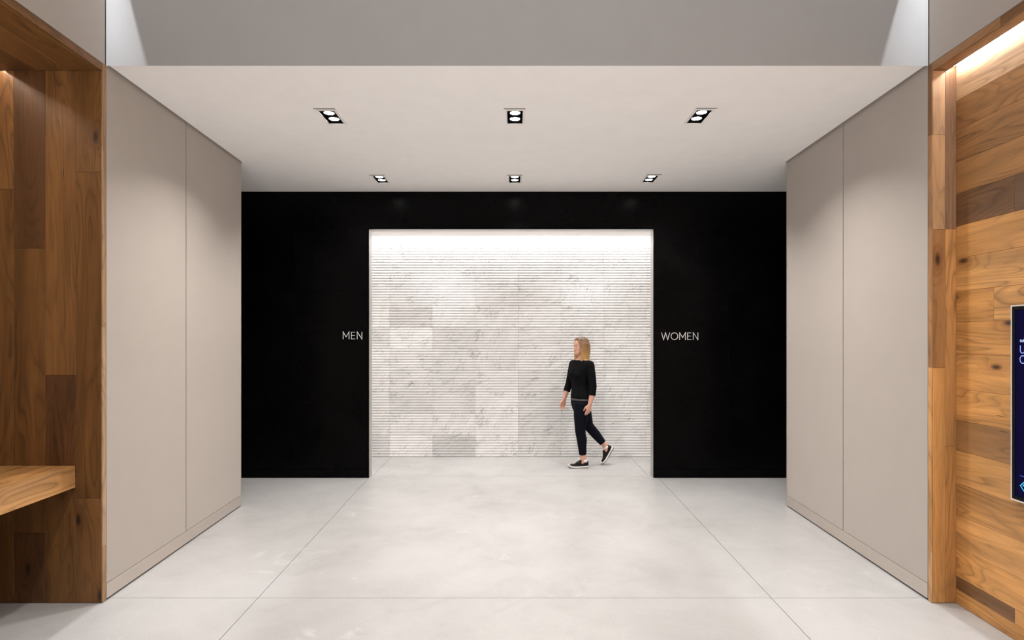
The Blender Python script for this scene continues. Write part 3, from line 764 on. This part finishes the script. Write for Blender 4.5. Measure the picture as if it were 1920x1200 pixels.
    for q, r_ in zip(R, R[1:]):
        for k in range(32): body.faces.new((q[k], q[(k+1) % 32], r_[(k+1) % 32], r_[k]))
    body.faces.new(R[0][::-1]); body.faces.new(R[-1])
    for c, r in (((-.083, 0, .024), (.010, .042, .008)), ((-.054, .032, -.028), (.027, .020, .026)), ((-.054, -.032, -.028), (.027, .020, .026)),
                 ((-.086, 0, -.060), (.008, .022, .014)), ((-.080, 0, -.097), (.011, .017, .013)),
                 ((.014, .070, -.012), (.018, .008, .030)), ((.014, -.070, -.012), (.018, .008, .030))):
        ell(body, hp(*c), r, HR)
    tube(body, [hp(-.082, 0, .018), hp(-.092, 0, -.004), hp(-.1015, 0, -.026), hp(-.088, 0, -.034)], [.006, .0075, .0095, .008], 10)
    for sg in (-1, 1): ell(body, hp(-.090, sg*.009, -.031), (.009, .007, .006), HR)
    me = voxel(body, 0.0035, 5, 0.5)
    mesh_obj('body', me, 'skin', P)
    for s in (-1, 1):
        bm = bmesh.new(); ell(bm, hp(-.0735, s*.0305, .004), (.0095, .0125, .0062), HR); e = obj('eye', bm, 'eye_white', P, True)
        bm = bmesh.new(); ell(bm, hp(-.0812, s*.0305, .004), (.0028, .0058, .0058), HR); obj('iris', bm, 'iris', e, True)
        bm = bmesh.new(); tube(bm, [hp(-.0915, s*.012, .0255), hp(-.0865, s*.029, .0285), hp(-.072, s*.044, .022)], [.0026, .0030, .0018], 8); obj('eyebrow', bm, 'brow', P, True)
    bm = bmesh.new(); ell(bm, hp(-.0905, 0, -.0560), (.0045, .018, .0036), HR); ell(bm, hp(-.0905, 0, -.0630), (.0050, .015, .0042), HR); obj('lips', bm, 'lips', P, True)
    # hair: cap and long locks to the shoulders, darker at the roots
    hm, nt, b = mat_new('blonde_hair'); n = N(nt)
    co = n('ShaderNodeTexCoord').outputs['Object']; z = n('ShaderNodeSeparateXYZ', {0: co}).outputs[2]
    c = n.ramp(n.rng(z, 1.24, 1.69, 0, 1), [(0.0, (0.68, 0.43, 0.15)), (0.40, (0.54, 0.30, 0.10)), (0.72, (0.28, 0.15, 0.06)), (1.0, (0.11, 0.062, 0.032))])
    st = n.rng(n.noise(n.vmath('MULTIPLY', co, (160, 160, 6)), 1.0, 2), 0.3, 0.7, 0.7, 1.2)
    c = n.mix(1.0, c, n('ShaderNodeCombineColor', {0: st, 1: st, 2: st}).outputs[0], 'MULTIPLY')
    nt.links.new(c, b.inputs['Base Color']); b.inputs['Roughness'].default_value = 0.5
    nt.links.new(n.bump(st, 0.5, 0.004), b.inputs['Normal'])
    bm = bmesh.new()
    ell(bm, hp(.022, 0, .043), (.096, .084, .087), HR, 24, 16)
    ell(bm, hp(.004, 0, .086), (.082, .074, .038), HR, 24, 16)
    rr = random.Random(3)
    for sg in (-1, 1):
        for k in range(6):
            e = k*0.013; j = lambda: rr.uniform(-.003, .003)
            tube(bm, [hp(-.040+e, sg*.006, .118), hp(-.060+e*.8, sg*.040, .092), hp(-.050+e, sg*.066, .048), hp(-.038+e, sg*(.076+k*.001), -.01), hp(-.040+e, sg*.080+j(), -.08), hp(-.036+e, sg*.083+j(), -.15), hp(-.040+e+j(), sg*.086+j(), -.22), hp(-.036+e, sg*.082, -.285-j()*4)],
                 [.007, .011, .011, .011, .012, .012, .010, .004], 8)
    for k in range(54):
        a = -1.98 + 3.96*k/53                       # angle round the head from +x (back)
        ca, sa = math.cos(a), math.sin(a)
        L = 0.30 + rr.uniform(-.04, .03)
        q = []
        for (rad, zz) in ((0.35, .122), (0.80, .088), (1.03, .03), (1.06, -.03), (1.02, -.09), (1.0, -.15), (1.04, -.22), (1.0, -L)):
            ex, ey = 0.096*rad, 0.084*rad
            push = -0.012 if (zz < -.10 and ca > 0) else 0
            wv = 0.006*math.sin(zz*38 + k*1.7)*max(0, -zz)/0.2; q.append(hp(.018+ca*(ex+wv)+push + rr.uniform(-.003, .003), sa*(ey+wv) + rr.uniform(-.003, .003), zz))
        tube(bm, q, [.006, .012, .013, .014, .014, .014, .012, .004], 8)
    mesh_obj('hair', voxel(bm, 0.0042, 4, 0.5), hm, P)
    # black top with sleeves to below the elbow
    bm = bmesh.new()
    loft(bm, [(0.885, 0.016, 0, .172, .122, 18)] + [(z, cx, cy, hw+.008, hd+.008, yw) for z, cx, cy, hw, hd, yw in TOR if 0.9 < z < 1.38] + [(1.392, .022, 0, .113, .077, 36)], 28, 0.004)
    for A in (ARM_L, ARM_R):
        tube(bm, [A[0], A[1], A[2], A[2]+(A[3]-A[2])*0.95], [.058, .055, .050, .047], 16); ell(bm, A[0], (.056,)*3)
        pass
    for s in (-1, 1):
        ell(bm, Vector((0.0, 0, 1.205)) + f36*0.076 + l36*s*0.052, (.062, .062, .066))
    mesh_obj('top', voxel(bm, 0.006, 9, 0.5), 'shirt', P)
    # grey belt line under the hem
    bm = bmesh.new(); loft(bm, [(0.870, 0.017, 0, .172, .123, 16), (0.892, 0.016, 0, .170, .121, 18)], 28, 0.008); obj('belt', bm, 'belt', P, True)
    # slim trousers ending above the ankle
    bm = bmesh.new()
    loft(bm, [(0.66, 0.020, 0, .07, .05, 15), (0.70, 0.018, 0, .110, .080, 15), (0.75, 0.014, 0, .145, .100, 15), (0.82, 0.017, 0, .166, .122, 15), (0.872, 0.017, 0, .170, .122, 16), (0.90, 0.014, 0, .160, .112, 18)], 28, 0.006)
    for A, cut in ((LEG_L, 0.72), (LEG_R, 0.72)):
        e = A[3]+(A[4]-A[3])*cut
        tube(bm, [A[0], A[1], A[2], A[3], e], [.108, .093, .069, .063, .0475], 18)
    ell(bm, LEG_L[3]+Vector((0.012, 0, 0.02)), (.055, .053, .10))
    mesh_obj('trousers', voxel(bm, 0.006, 10, 0.5), 'trousers', P)
    # trainers
    def outline(grow=0.0):
        pts = []
        top = [(0.098, 0.0), (0.093, .020), (0.075, .031), (0.03, .032), (-0.03, .034), (-0.09, .044), (-0.125, .042), (-0.150, .028), (-0.163, .0)]
        bot = [(x, -y) for x, y in top[1:-1]][::-1]
        return [(x*(1+grow*4), y*(1+grow*18)) for x, y in top+bot]
    def sole_mesh(z0s, z1s, grow):
        bm = bmesh.new(); o = outline(grow)
        rise = lambda x: 0.020*max(0, (-x-0.085)/0.078)**2
        A = [bm.verts.new((x, y, z0s(x)+rise(x))) for x, y in o]; B = [bm.verts.new((x, y, z1s(x)+rise(x))) for x, y in o]
        bm.faces.new(A[::-1]); bm.faces.new(B)
        for i in range(len(o)): bm.faces.new((A[i], A[(i+1) % len(o)], B[(i+1) % len(o)], B[i]))
        bmesh.ops.triangulate(bm, faces=[f for f in bm.faces if len(f.verts) > 4])
        return bm
    def upper():
        bm = bmesh.new(); seg = 18
        S = [(0.097, .016, .084, .022), (0.088, .027, .094, .022), (0.060, .032, .084, .022), (0.030, .033, .090, .020), (0.002, .034, .106, .020), (-0.02, .035, .096, .020), (-0.05, .038, .076, .020), (-0.09, .043, .056, .020), (-0.125, .040, .046, .020), (-0.148, .027, .038, .024), (-0.160, .012, .034, .028)]
        R = []
        for x, hw, zt, zb in S:
            row = []
            for k in range(seg):
                t = math.pi*k/(seg-1)
                row.append(bm.verts.new((x, hw*math.copysign(abs(math.cos(t))**0.75, math.cos(t)), zb + (zt-zb)*math.sin(t)**0.8)))
            R.append(row)
        for a, b in zip(R, R[1:]):
            for k in range(seg): 
                bm.faces.new((a[k], a[(k+1) % seg], b[(k+1) % seg], b[k]))
        bm.faces.new(R[0]); bm.faces.new(R[-1][::-1])
        return bm
    for side, A in (('L', LEG_L), ('R', LEG_R)):
        X = shoe_xf(side)
        root = mesh_obj('shoe', voxel(upper(), 0.003, 3, 0.5), 'shoe', P); root.matrix_local = X
        obj('midsole', sole_mesh(lambda x: 0.010 if x > -0.02 else 0.007, lambda x: 0.025 + max(0, x)*0.08, 0.010), 'white', root, False)
        obj('outsole', sole_mesh(lambda x: 0.0, lambda x: 0.010 if x > -0.02 else 0.007, 0.008), 'shoe', root, False)
        bm = bmesh.new(); tube(bm, [(0.047, 0, 0.075), (0.050, 0, 0.108)], [.037, .0375], 18); obj('sock', bm, 'white', root, True)
        for xx in (-0.012, -0.030, -0.048):
            bm = bmesh.new(); zt = {-.012: .101, -.030: .089, -.048: .0765}[xx]
            tube(bm, [(xx, -.020, zt-0.012), (xx-0.002, -.008, zt), (xx-0.002, .008, zt), (xx, .020, zt-0.012)], [.0026]*4, 6); obj('lace', bm, 'shoe', root, True)
        bm = bmesh.new(); bx(bm, -0.040, -0.028, -0.024, -0.020, 0.070, 0.082); obj('tag', bm, 'red', root)
person()
